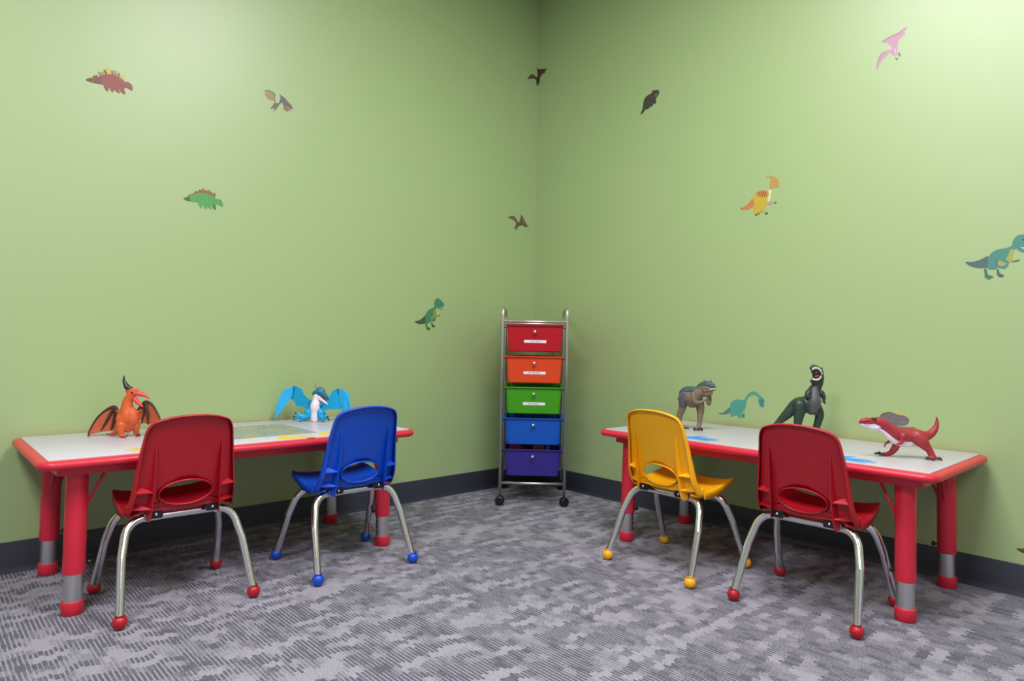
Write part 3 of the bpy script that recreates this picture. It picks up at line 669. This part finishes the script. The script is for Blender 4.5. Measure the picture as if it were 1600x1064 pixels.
sticker('dinosaur_sticker', 'teal walking dinosaur sticker cut by the right edge of the view', 'R', (1500, 355), 11.82, [
 ((80, 108, 108), [(80, 635), (250, 640), (400, 590), (540, 510), (530, 745), (370, 765), (230, 740), (130, 690)]),
 (TEAL, [(530, 520), (640, 430), (740, 400), (850, 390), (960, 340), (970, 270), (1010, 190), (1080, 140), (1182, 130), (1250, 160), (1300, 230), (1330, 300), (1340, 360), (1290, 370), (1240, 400), (1280, 430), (1240, 470), (1160, 470), (1080, 440), (1040, 390), (1000, 420), (960, 560), (900, 680), (880, 730), (830, 775), (750, 765), (690, 740), (670, 780), (590, 790), (500, 770), (510, 700)]),
 ((164, 166, 88), [(920, 410), (1000, 410), (985, 520), (950, 640), (890, 640), (850, 590), (890, 520)]), ((160, 162, 104), [(690, 640), (740, 610), (830, 660), (880, 665), (800, 720), (700, 710)]),
 ((70, 116, 96), [(440, 760), (495, 770), (510, 880), (600, 900), (630, 940), (580, 930), (550, 975), (450, 930), (460, 880)]), ((76, 104, 100), [(680, 770), (715, 770), (730, 850), (835, 895), (760, 935), (680, 890)]), ((92, 120, 88), [(950, 630), (1090, 590), (1110, 600), (1080, 632), (960, 645)]),
 ((70, 120, 118), [(660, 570), (680, 600), (690, 680), (678, 740), (668, 680), (660, 610)]), ((200, 214, 210), [(1120, 360), (1182, 375), (1230, 400), (1180, 405), (1130, 380)]), ((40, 60, 64), [(1140, 225), (1180, 215), (1185, 232), (1150, 238)])])
sticker('dinosaur_sticker', 'teal long necked dinosaur sticker just above the table on the right wall', 'R', (1050, 580), 9.675, [
 ((92, 122, 124), [(680, 630), (750, 635), (820, 590), (875, 535), (900, 630), (800, 655), (730, 655)]), ((70, 132, 110), [(1050, 650), (1100, 630), (1095, 705), (1050, 700)]),
 ((78, 156, 140), [(870, 540), (890, 470), (960, 430), (1020, 425), (1090, 445), (1110, 400), (1150, 340), (1220, 300), (1290, 320), (1340, 380), (1380, 400), (1405, 450), (1385, 480), (1400, 540), (1355, 550), (1320, 520), (1300, 440), (1310, 400), (1270, 370), (1210, 355), (1150, 400), (1125, 470), (1110, 580), (1060, 620), (1040, 660), (1040, 710), (1000, 710), (990, 670), (930, 670), (920, 690), (885, 690), (890, 620)]),
 ((70, 128, 134), [(1310, 430), (1380, 420), (1400, 460), (1385, 490), (1390, 530), (1340, 530)])])
GR = (112, 106, 110)
sticker('dinosaur_sticker', 'dark grey armoured dinosaur sticker with yellow spikes behind the red dinosaur toy', 'R', (1330, 630), 9.41, [
 (SP, [(425, 180), (440, 135), (470, 150)]), (SP, [(485, 150), (498, 95), (530, 130)]), (SP, [(545, 130), (560, 98), (590, 130)]), (SP, [(640, 155), (700, 90), (712, 165)]), (SP, [(715, 175), (770, 70), (765, 180)]), (SP, [(800, 200), (850, 150), (845, 225)]),
 (GR, [(405, 225), (430, 170), (480, 140), (560, 125), (640, 150), (700, 172), (780, 180), (840, 215), (855, 260), (830, 310), (770, 330), (700, 322), (620, 330), (560, 330), (430, 290)]),
 ((88, 84, 60), [(420, 215), (440, 172), (480, 142), (560, 127), (620, 142), (560, 140), (480, 160)]), ((150, 140, 120), [(715, 280), (770, 270), (830, 280), (770, 290)])])
sticker('dinosaur_sticker', 'brown dinosaur tail sticker just above the baseboard at the right edge', 'R', (1560, 830), 15.2, [
 ((92, 76, 40), [(415, 400), (500, 408), (620, 410), (760, 370), (900, 250), (1050, 180), (1250, 200), (1350, 320), (1300, 480), (1150, 560), (900, 600), (700, 570), (540, 500), (470, 460)])])
#TOYS#
# ------------------------------------------------------------------ toy figures on the tables
class Toy:
    def __init__(self, name, label, org, k, anchor, D0=0.):
        self.k, self.ax, self.ay = k, anchor[0], anchor[1]
        px, py = org[0]+anchor[0]/k, org[1]+anchor[1]/k
        d = AF+AR*((px-800)/F_PX)-AU*((py-532)/F_PX); t_ = (TH+.0007-CAM.z)/d.z; p = CAM+d*t_
        self.s = (p-CAM).dot(AF)/F_PX/k; self.e = (CAM.z-TH)/math.hypot(p.x-CAM.x, p.y-CAM.y); self.D0 = D0
        self.root = thing(name, label, 'toy', p, YAW)
        self.vox = 5*self.s
    def q(self, X, Y, D=None):
        D = self.D0 if D is None else D
        return Vector(((X-self.ax)*self.s, D*self.s, max((self.ay-Y)-self.e*D, -5)*self.s))
    def chain(self, bm, pts, ysc=1., seg=16, n=5, mi=0):
        P = catmull([list(self.q(*(p[:2]+p[3:4] if len(p) > 3 else p[:2])))+[p[2]*self.s] for p in pts], n)
        Q = [P[0]]
        for p in P[1:]:
            if (Vector(p[:3])-Vector(Q[-1][:3])).length > 1e-5: Q.append(p)
        n0 = len(bm.verts)
        tube(bm, [p[:3] for p in Q], [max(p[3], 1e-4) for p in Q], seg, yscale=ysc, dome=True, mi=mi)
        for v in bm.verts: v.co.z = max(v.co.z, 0)
    def body(self, name, chains, m, parent=None, vox=1., it=4, label=None):
        bm = bmesh.new()
        for c in chains:
            ysc = 1.
            if isinstance(c[0], (int, float)): ysc, c = c[0], c[1:]
            self.chain(bm, list(c), ysc)
        zmin = min(v.co.z for v in bm.verts)
        o = obj(name, bm, m, parent or self.root, mods=[('REMESH', dict(mode='VOXEL', voxel_size=self.vox*vox, use_smooth_shade=True)), ('SMOOTH', dict(iterations=it, factor=.5))])
        if label: o['label'] = label
        return o
    def part(self, name, chains, m, parent=None, label=None):
        if name in ('claws', 'shoulder_joint', 'tooth') and len(chains) > 1:
            for c in chains: self.part({'claws': 'claw'}.get(name, name), [c], m, parent, label)
            return
        bm = bmesh.new()
        for c in chains: self.chain(bm, list(c), seg=12)
        o = obj(name, bm, m, parent or self.root)
        if label: o['label'] = label
        return o
    def panel(self, name, poly, thick, m, parent=None, curve=None):
        """thick curved sheet; poly points (X, Y, D)"""
        bm = bmesh.new(); vs = [bm.verts.new(self.q(*p)) for p in poly]
        f = bm.faces.new(vs); bmesh.ops.triangulate(bm, faces=[f])
        bmesh.ops.recalc_face_normals(bm, faces=bm.faces[:])
        o = obj(name, bm, m, parent or self.root, smooth=False, mods=[('SOLIDIFY', dict(thickness=thick*self.s, offset=0))]); return o
    def spikes(self, name, lst, m, parent=None):
        bm = bmesh.new()
        for X, Y, D, dx, dy, r in lst:
            a, b = self.q(X, Y, D), self.q(X+dx, Y+dy, D); tube(bm, [a, a.lerp(b, .5), b], [r*self.s, r*.6*self.s, .15*r*self.s], 7)
        return obj(name, bm, m, parent or self.root, smooth=False)

# --- orange winged reptile
T = Toy('winged_dinosaur_toy', 'orange winged dinosaur toy with a black horn on the left table', (120, 570), 8.187, (600, 930), 80)
m_or = mat('orange_rubber', (208, 94, 44), .45, var=.12, vscale=30); m_pk = mat('coral_beak', (222, 78, 72), .4); m_hn = mat('black_horn', (34, 38, 40), .35); m_wg = mat('burnt_orange_wing', (176, 84, 46), .45, var=.25, vscale=40); m_st = mat('dark_brown_wing_bone', (62, 40, 34), .45)
B = T.body('body', [[(285, 890, 8, 160), (340, 893, 18, 150), (420, 870, 34, 120), (500, 820, 55), (570, 740, 85), (600, 660, 100), (590, 560, 78), (595, 470, 62), (625, 400, 54), (650, 360, 50)],
    [(560, 700, 105), (590, 780, 80), (610, 820, 50)], [(650, 620, 80), (660, 700, 85), (640, 770, 60)],
    [(555, 770, 60, 20), (562, 850, 44, 5), (570, 900, 34, 0), (610, 915, 22, -20), (640, 918, 14, -30)], [(690, 760, 55, 110), (690, 830, 40, 120), (680, 880, 30, 140), (715, 893, 22, 120), (735, 898, 14, 120)],
    [(520, 620, 50, 90), (480, 600, 36, 110), (430, 585, 16, 120)], [(670, 610, 44, 90), (720, 590, 28, 110), (750, 560, 14, 120)], [(590, 330, 26), (650, 320, 34), (710, 315, 20)]], m_or)
T.part('beak', [[(660, 350, 38), (740, 362, 36), (820, 385, 22), (880, 425, 6)], [(680, 420, 26), (730, 480, 28), (790, 528, 8)]], m_pk)
T.part('horn', [[(640, 300, 26), (590, 285, 36), (560, 240, 27), (540, 190, 17), (545, 130, 3)]], m_hn)
T.part('eye', [[(668, 348, 12, 40), (672, 350, 12, 38)]], M_black)
T.part('claws', [[(595, 918, 11, -30), (600, 925, 7, -50)], [(625, 915, 11, -30), (640, 922, 6, -50)], [(650, 905, 10, -20), (665, 912, 5, -35)], [(715, 890, 11, 100), (735, 900, 6, 90)], [(735, 882, 11, 110), (750, 892, 5, 100)]], m_hn)
wl = T.panel('wing', [(500, 630, 110), (440, 560, 130), (375, 530, 150), (300, 565, 130), (200, 680, 90), (135, 850, 40), (130, 945, 20), (168, 895, 40), (240, 872, 70), (260, 858, 90), (330, 852, 110), (372, 848, 125), (395, 830, 130), (430, 810, 130), (480, 720, 120)], 10, m_wg)
T.part('wing_bone', [[(520, 625, 16, 100), (440, 575, 20, 120), (380, 540, 24, 145), (300, 575, 16, 125), (200, 690, 13, 85), (140, 850, 10, 35), (133, 935, 6, 18)], [(375, 550, 15, 140), (330, 690, 17, 105), (260, 850, 8, 80)], [(390, 550, 18, 140), (400, 680, 20, 130), (370, 830, 10, 115)]], m_st, wl)
wr = T.panel('wing', [(700, 600, 110), (745, 500, 130), (790, 455, 140), (880, 490, 130), (960, 580, 100), (1010, 660, 80), (1040, 745, 60), (985, 765, 70), (920, 742, 90), (850, 755, 110), (790, 738, 120), (755, 750, 120), (740, 690, 115)], 10, m_wg)
T.part('wing_bone', [[(710, 590, 20, 100), (760, 510, 22, 125), (795, 462, 20, 140), (880, 495, 15, 130), (960, 585, 13, 100), (1010, 665, 10, 80), (1038, 740, 6, 60)], [(800, 470, 20, 130), (835, 600, 22, 115), (855, 750, 12, 105)], [(790, 480, 16, 130), (790, 600, 14, 115), (760, 745, 8, 115)]], m_st, wr)

# --- blue winged reptile with white chest
T = Toy('winged_dinosaur_toy', 'blue winged dinosaur toy with a white chest on the left table', (410, 580), 10., (800, 790), 60)
m_bl = mat('turquoise_plastic', (0, 158, 206), .35, var=.1, vscale=40); m_lb = mat('sky_blue_plastic', (40, 176, 236), .35); m_wt = mat('ivory_plastic', (232, 224, 230), .4); m_tl = mat('dark_teal_plastic', (20, 108, 140), .4); m_rd = mat('mouth_red', (120, 40, 50), .4)
T.body('body', [[(800, 755, 66), (800, 690, 68), (800, 640, 66), (803, 570, 80), (806, 510, 74), (812, 440, 50), (818, 375, 46)], [(740, 520, 26), (800, 530, 40), (865, 520, 26)], [(735, 500, 12), (728, 520, 14), (745, 600, 16)], [(870, 500, 12), (880, 520, 14), (862, 600, 16)]], m_wt)
T.body('leg', [[(700, 640, 62, 50), (690, 700, 60, 40), (640, 720, 50, 20), (590, 705, 40, 0)],
    [(600, 700, 30, 0), (560, 675, 24, -10), (535, 670, 16, -15)], [(600, 710, 30, 0), (550, 700, 24, -15), (510, 715, 15, -25)], [(600, 720, 30, 0), (550, 735, 22, -15), (512, 752, 14, -20)], [(640, 730, 30, 0), (610, 770, 18, -10)]], m_bl)
T.body('leg', [[(895, 640, 62, 50), (905, 700, 60, 40), (945, 720, 46, 20), (985, 700, 36, 0)], [(975, 700, 26, 0), (985, 670, 16, -15)], [(980, 705, 28, 0), (1010, 705, 20, -15), (1025, 715, 14, -25)], [(975, 715, 26, 0), (1015, 725, 18, -15), (1035, 745, 12, -20)], [(945, 730, 34, 0), (950, 770, 20, -10)]], m_bl)
T.part('claws', [[(532, 668, 15, -18), (520, 655, 8, -25)], [(508, 715, 16, -28), (488, 722, 7, -32)], [(510, 750, 14, -20), (496, 768, 6, -25)], [(606, 772, 14, -12), (592, 788, 7, -16)],
    [(982, 668, 15, -18), (972, 655, 7, -22)], [(1024, 712, 16, -28), (1018, 700, 8, -30)], [(1036, 742, 14, -22), (1044, 765, 7, -25)], [(950, 775, 14, -12), (948, 795, 7, -16)]], M_black)
H = T.body('head', [[(790, 345, 40), (830, 325, 50), (880, 325, 56), (930, 360, 44), (980, 400, 28), (1012, 428, 10)], [(840, 300, 30), (870, 280, 40), (920, 300, 30)]], m_tl)
T.part('crest', [[(850, 300, 24), (820, 260, 16), (795, 205, 8), (772, 165, 3)]], mat('tan_horn', (140, 124, 106), .4), H)
T.part('lower_jaw', [[(850, 400, 36), (900, 435, 30), (950, 475, 24), (992, 512, 8)]], m_wt)
T.part('mouth', [[(880, 392, 20), (930, 425, 22), (975, 460, 10)]], m_rd)
T.part('eye', [[(868, 350, 11, 20), (872, 352, 11, 16)]], M_black)
for nm, m, poly in (('wing_panel', m_bl, [(470, 225, 90), (590, 290, 80), (612, 360, 75), (700, 440, 70), (770, 445, 70), (760, 640, 70), (580, 550, 90), (490, 545, 95), (470, 490, 95), (410, 430, 100), (440, 330, 95)]),
                    ('wing_panel', m_lb, [(470, 225, 85), (400, 260, 60), (300, 320, 20), (230, 520, -20), (195, 790, -10), (215, 740, -10), (300, 610, 10), (412, 430, 70), (445, 330, 85)]),
                    ('wing_panel', m_bl, [(850, 450, 70), (930, 460, 72), (1010, 400, 75), (1060, 300, 85), (1150, 258, 90), (1180, 380, 95), (1215, 560, 90), (1190, 582, 90), (1010, 590, 80), (850, 640, 70)]),
                    ('wing_panel', m_lb, [(1148, 260, 85), (1240, 270, 55), (1345, 345, 15), (1368, 500, -20), (1388, 690, -20), (1330, 790, 0), (1270, 690, 30), (1215, 560, 75), (1165, 350, 85)])):
    T.panel(nm, poly, 14, m)
T.part('shoulder_joint', [[(455, 250, 16, 80), (440, 330, 14, 85), (415, 425, 12, 85)], [(1150, 275, 16, 80), (1170, 350, 13, 85)], [(730, 500, 34, 60), (770, 520, 34, 60)], [(850, 520, 34, 60), (890, 530, 30, 60)]], m_tl)

# --- grey-brown horned meat eater
T = Toy('dinosaur_toy', 'grey brown horned dinosaur toy with teal back standing on the right table', (1050, 580), 9.675, (400, 893), 130)
m_gb = mat('grey_brown_rubber', (116, 102, 82), .5, var=.18, vscale=60, bump=.5, bscale=500); m_tc = mat('teal_grey_rubber', (58, 88, 94), .5, var=.25, vscale=70, bump=.5, bscale=500)
T.body('body', [[(232, 400, 26, 520), (235, 395, 54, 400), (255, 375, 100, 260), (290, 370, 128, 170), (335, 400, 118, 80), (385, 345, 96, 40), (440, 290, 84, 10)],
    [(300, 450, 84, 130), (325, 490, 70, 110), (340, 505, 50, 90)],
    [(440, 262, 78, 10), (500, 255, 82, -40), (550, 262, 62, -80), (580, 268, 38, -100)], [(430, 320, 60, 20), (490, 338, 52, -30), (540, 332, 44, -70)],
    [(215, 390, 82, 170), (208, 470, 72, 180), (200, 550, 58, 190), (180, 620, 50, 210), (162, 690, 46, 220), (165, 760, 36, 220), (180, 825, 32, 215), (222, 856, 26, 190), (272, 866, 18, 170)],
    [(180, 850, 24, 210), (205, 868, 15, 190)],
    [(430, 450, 74, 110), (445, 540, 64, 90), (442, 620, 54, 60), (430, 700, 42, 40), (425, 780, 36, 30), (400, 840, 32, 10), (370, 870, 24, -10), (330, 880, 15, -20)], [(400, 850, 28, 10), (395, 882, 16, -30)], [(415, 845, 28, 10), (440, 880, 16, 0)]], m_gb)
T.part('arm', [[(315, 340, 38, 0), (312, 400, 36, -20), (330, 460, 40, -30), (390, 475, 28, -50), (440, 455, 22, -60), (475, 430, 14, -70)]], m_gb)
T.part('arm', [[(560, 380, 30, 20), (562, 430, 30, 0), (545, 490, 30, -20), (515, 430, 22, -40), (530, 380, 16, -50)]], m_gb)
T.part('claws', [[(540, 370, 13, -60), (552, 400, 6, -80)], [(330, 868, 17, -30), (312, 888, 8, -60)], [(385, 868, 17, -40), (378, 892, 8, -70)], [(438, 866, 17, -20), (450, 894, 8, -40)], [(200, 860, 15, 175), (192, 876, 7, 160)], [(243, 862, 15, 165), (250, 880, 7, 150)], [(278, 862, 14, 160), (296, 876, 6, 145)]], M_black)
T.body('back_armour', [[(215, 320, 60, 230), (255, 290, 66, 180), (310, 282, 60, 120), (360, 285, 56, 70)], [(195, 370, 48, 150), (188, 440, 36, 150)], [(230, 300, 40, 110), (330, 285, 40, 40)]], m_tc, label='teal grey armoured back')
hd = T.body('head_crest', [[(405, 240, 44, 10), (450, 215, 56, -20), (510, 205, 54, -75), (560, 218, 40, -112), (590, 242, 22, -135)], [(390, 260, 36, 10), (410, 250, 40, 0)]], m_tc, label='teal grey top of the head')
T.spikes('horn', [(470, 190, -40, -10, -62, 17)], m_tc, hd); T.spikes('horn', [(540, 190, -90, 10, -66, 17)], m_tc, hd)
T.spikes('crest_spikes', [(500, 175, -70, 0, -35, 9), (520, 175, -70, 3, -32, 8), (440, 200, 0, -8, -25, 9), (280, 255, 120, -4, -28, 12), (320, 250, 90, 0, -26, 12), (355, 255, 60, 2, -22, 11)], m_tc, hd)
T.part('teeth', [[(452+i*15, 285-i*2.4, 9, -90-i*7), (453+i*15, 302-i*2.4, 4, -94-i*7)] for i in range(10)], mat('ivory_teeth', (214, 204, 184), .4))
T.part('eye', [[(540, 228, 9, -158), (545, 229, 9, -158)]], mat('amber_eye', (150, 110, 40), .3))
T.part('thigh_patch', [[(212, 345, 50, 112), (203, 420, 62, 140), (196, 500, 50, 150)]], mat('slate_violet_rubber', (86, 84, 104), .5, var=.2))

# --- dark green standing meat eater
T = Toy('dinosaur_toy', 'dark green dinosaur toy with an open mouth behind the red chair', (1200, 560), 8.183, (500, 1050), 40)
m_gn = mat('dark_green_rubber', (38, 56, 48), .42, var=.25, vscale=40, bump=.5, bscale=450); m_gy = mat('grey_belly_rubber', (76, 80, 84), .45, var=.15, vscale=50, bump=.5, bscale=450)
T.body('body', [[(60, 985, 10, 150), (110, 900, 24, 140), (190, 810, 42, 120), (290, 700, 66, 90), (390, 590, 84, 60), (480, 590, 112), (570, 560, 100), (575, 470, 92), (600, 400, 72), (640, 330, 62), (655, 250, 62), (640, 180, 70)],
    [(560, 640, 80, 30), (540, 560, 95, 20)],
    [(640, 180, 72), (600, 140, 60, 20), (568, 118, 44, 10), (545, 125, 28, 0)], [(655, 250, 60), (625, 300, 50, 20), (585, 302, 38, 10), (550, 288, 26, 0)],
    [(670, 130, 24), (690, 120, 14)],
    [(395, 600, 88, 0), (385, 690, 72, -20), (375, 780, 56, -20), (372, 870, 46, 0), (368, 950, 38, 10), (362, 1010, 34, 10), (330, 1035, 24, -20)],
    [(625, 640, 80, 40), (665, 710, 58, 30), (655, 790, 50, 30), (630, 880, 44, 30), (625, 960, 38, 30), (622, 1010, 34, 30), (595, 1035, 24, 0)]], m_gn)
T.part('arm', [[(490, 440, 40, -40), (468, 480, 28, -60), (485, 500, 18, -75), (510, 485, 12, -80), (520, 500, 7, -85)]], m_gn)
T.part('arm', [[(680, 440, 40, 20), (705, 500, 26, 0), (700, 540, 17, -10), (715, 575, 9, -20)], [(700, 535, 14, -10), (675, 552, 8, -25)]], m_gn)
T.body('belly', [[(575, 400, 44, -20), (565, 480, 70, -34), (560, 560, 84, -42), (550, 640, 70, -30)]], m_gy, label='grey chest and belly')
T.part('mouth', [[(600, 190, 46, -8), (595, 235, 44, -12)]], mat('dark_mouth', (40, 12, 16), .35))
T.part('tongue', [[(570, 240, 14, -40), (600, 232, 18, -50), (630, 240, 14, -40)]], mat('tongue_maroon', (130, 40, 50), .35))
m_th = mat('white_teeth', (225, 222, 215), .35)
UP = catmull([(535, 142, -44), (560, 124, -60), (600, 132, -64), (636, 162, -58), (654, 200, -46)], 4)
LOW = catmull([(545, 266, -42), (575, 276, -56), (612, 266, -60), (642, 234, -50)], 4)
T.part('upper_teeth', [[(x, y-3, 8, d), (x-3, y+12, 3, d)] for x, y, d in UP], m_th)
T.part('lower_teeth', [[(x, y+3, 8, d), (x-3, y-10, 3, d)] for x, y, d in LOW], m_th)

# --- red meat eater with white jaw and belly
T = Toy('dinosaur_toy', 'red dinosaur toy with white jaw and belly near the right table end', (1330, 630), 9.41, (1200, 838), 170)
m_rr = mat('red_scaly_rubber', (160, 44, 52), .42, var=.2, vscale=50, bump=.5, bscale=450); m_ww = mat('white_rubber', (224, 216, 222), .42)
T.body('body', [[(1352, 195, 10), (1362, 260, 22), (1345, 350, 40), (1290, 430, 56), (1210, 480, 72), (1110, 490, 100), (1000, 482, 116), (880, 482, 112), (790, 474, 112), (715, 440, 102), (640, 385, 90), (565, 325, 82), (490, 290, 74), (430, 280, 60)],
    [(450, 278, 56), (360, 276, 52), (290, 268, 46), (240, 278, 36), (210, 296, 20)],
    [(1030, 490, 108, 110), (1070, 560, 96, 70), (1120, 630, 70, 50), (1168, 690, 50, 40), (1196, 750, 48, 30), (1210, 792, 44, 20)], [(1190, 800, 30, 10), (1130, 812, 20, -10), (1100, 818, 15, -20)], [(1200, 805, 30, 0), (1180, 822, 18, -40)], [(1230, 800, 30, 10), (1285, 818, 18, -10)],
    [(830, 560, 80, 210), (795, 630, 54, 230), (778, 690, 50, 260), (745, 745, 40, 290), (685, 765, 32, 290), (620, 768, 26, 285)], [(790, 640, 40, 220), (800, 690, 26, 230)]], m_rr)
T.part('arm', [[(785, 490, 50, 60), (775, 550, 32, 50), (750, 600, 22, 40), (700, 605, 15, 30), (675, 630, 12, 25), (682, 660, 6, 20)]], m_rr)
T.part('arm', [[(730, 530, 30, 230), (690, 570, 20, 230), (640, 600, 16, 225), (612, 635, 10, 220), (614, 662, 6, 215)]], m_rr)
T.body('jaw', [[(468, 358, 56), (430, 370, 50), (360, 362, 44), (290, 344, 34), (232, 326, 20)], [(470, 330, 46), (400, 325, 44), (300, 320, 30)]], m_ww, label='white lower jaw')
T.body('belly', [[(500, 400, 22, 150), (580, 450, 34, 150), (660, 520, 46, 150), (740, 570, 50, 150), (850, 590, 60, 150), (950, 590, 62, 150), (1030, 570, 40, 160)]], m_ww, label='white belly')
T.part('claws', [[(580, 750, 24, 300), (520, 758, 14, 290), (492, 764, 6, 280)], [(610, 768, 20, 260), (570, 775, 14, 250), (545, 782, 6, 245)], [(1110, 805, 22, -20), (1080, 815, 14, -30), (1068, 825, 6, -35)], [(1178, 815, 20, -50), (1172, 835, 10, -70)], [(1285, 808, 22, -20), (1305, 825, 13, -30), (1315, 842, 6, -35)]], mat('charcoal_claws', (44, 48, 50), .35))
T.part('eye_ring', [[(375, 236, 18, 130), (415, 250, 20, 122)]], mat('brown_brow', (70, 44, 34), .45)); T.part('eye', [[(396, 268, 9, 112), (401, 268, 9, 111)]], M_black)
T.part('nostril_ridge', [[(250, 278, 12, 134), (300, 262, 12, 124), (335, 285, 10, 120), (300, 303, 9, 122), (262, 300, 9, 130)]], m_rr)
SPX = [(430, 232), (490, 236), (565, 262), (640, 304), (715, 340), (790, 364), (880, 372), (1000, 372), (1060, 384)]
def ridge(x):
    for (x0, y0), (x1, y1) in zip(SPX, SPX[1:]):
        if x <= x1: return y0+(y1-y0)*(x-x0)/(x1-x0)
T.spikes('back_spikes', [(430+i*31, ridge(430+i*31)+6, 165, 14, -30, 16) for i in range(20)], mat('black_spikes', (44, 34, 32), .45))
T.part('shoulder_joint', [[(785, 490, 40, 45), (785, 495, 40, 42)]], m_rr)
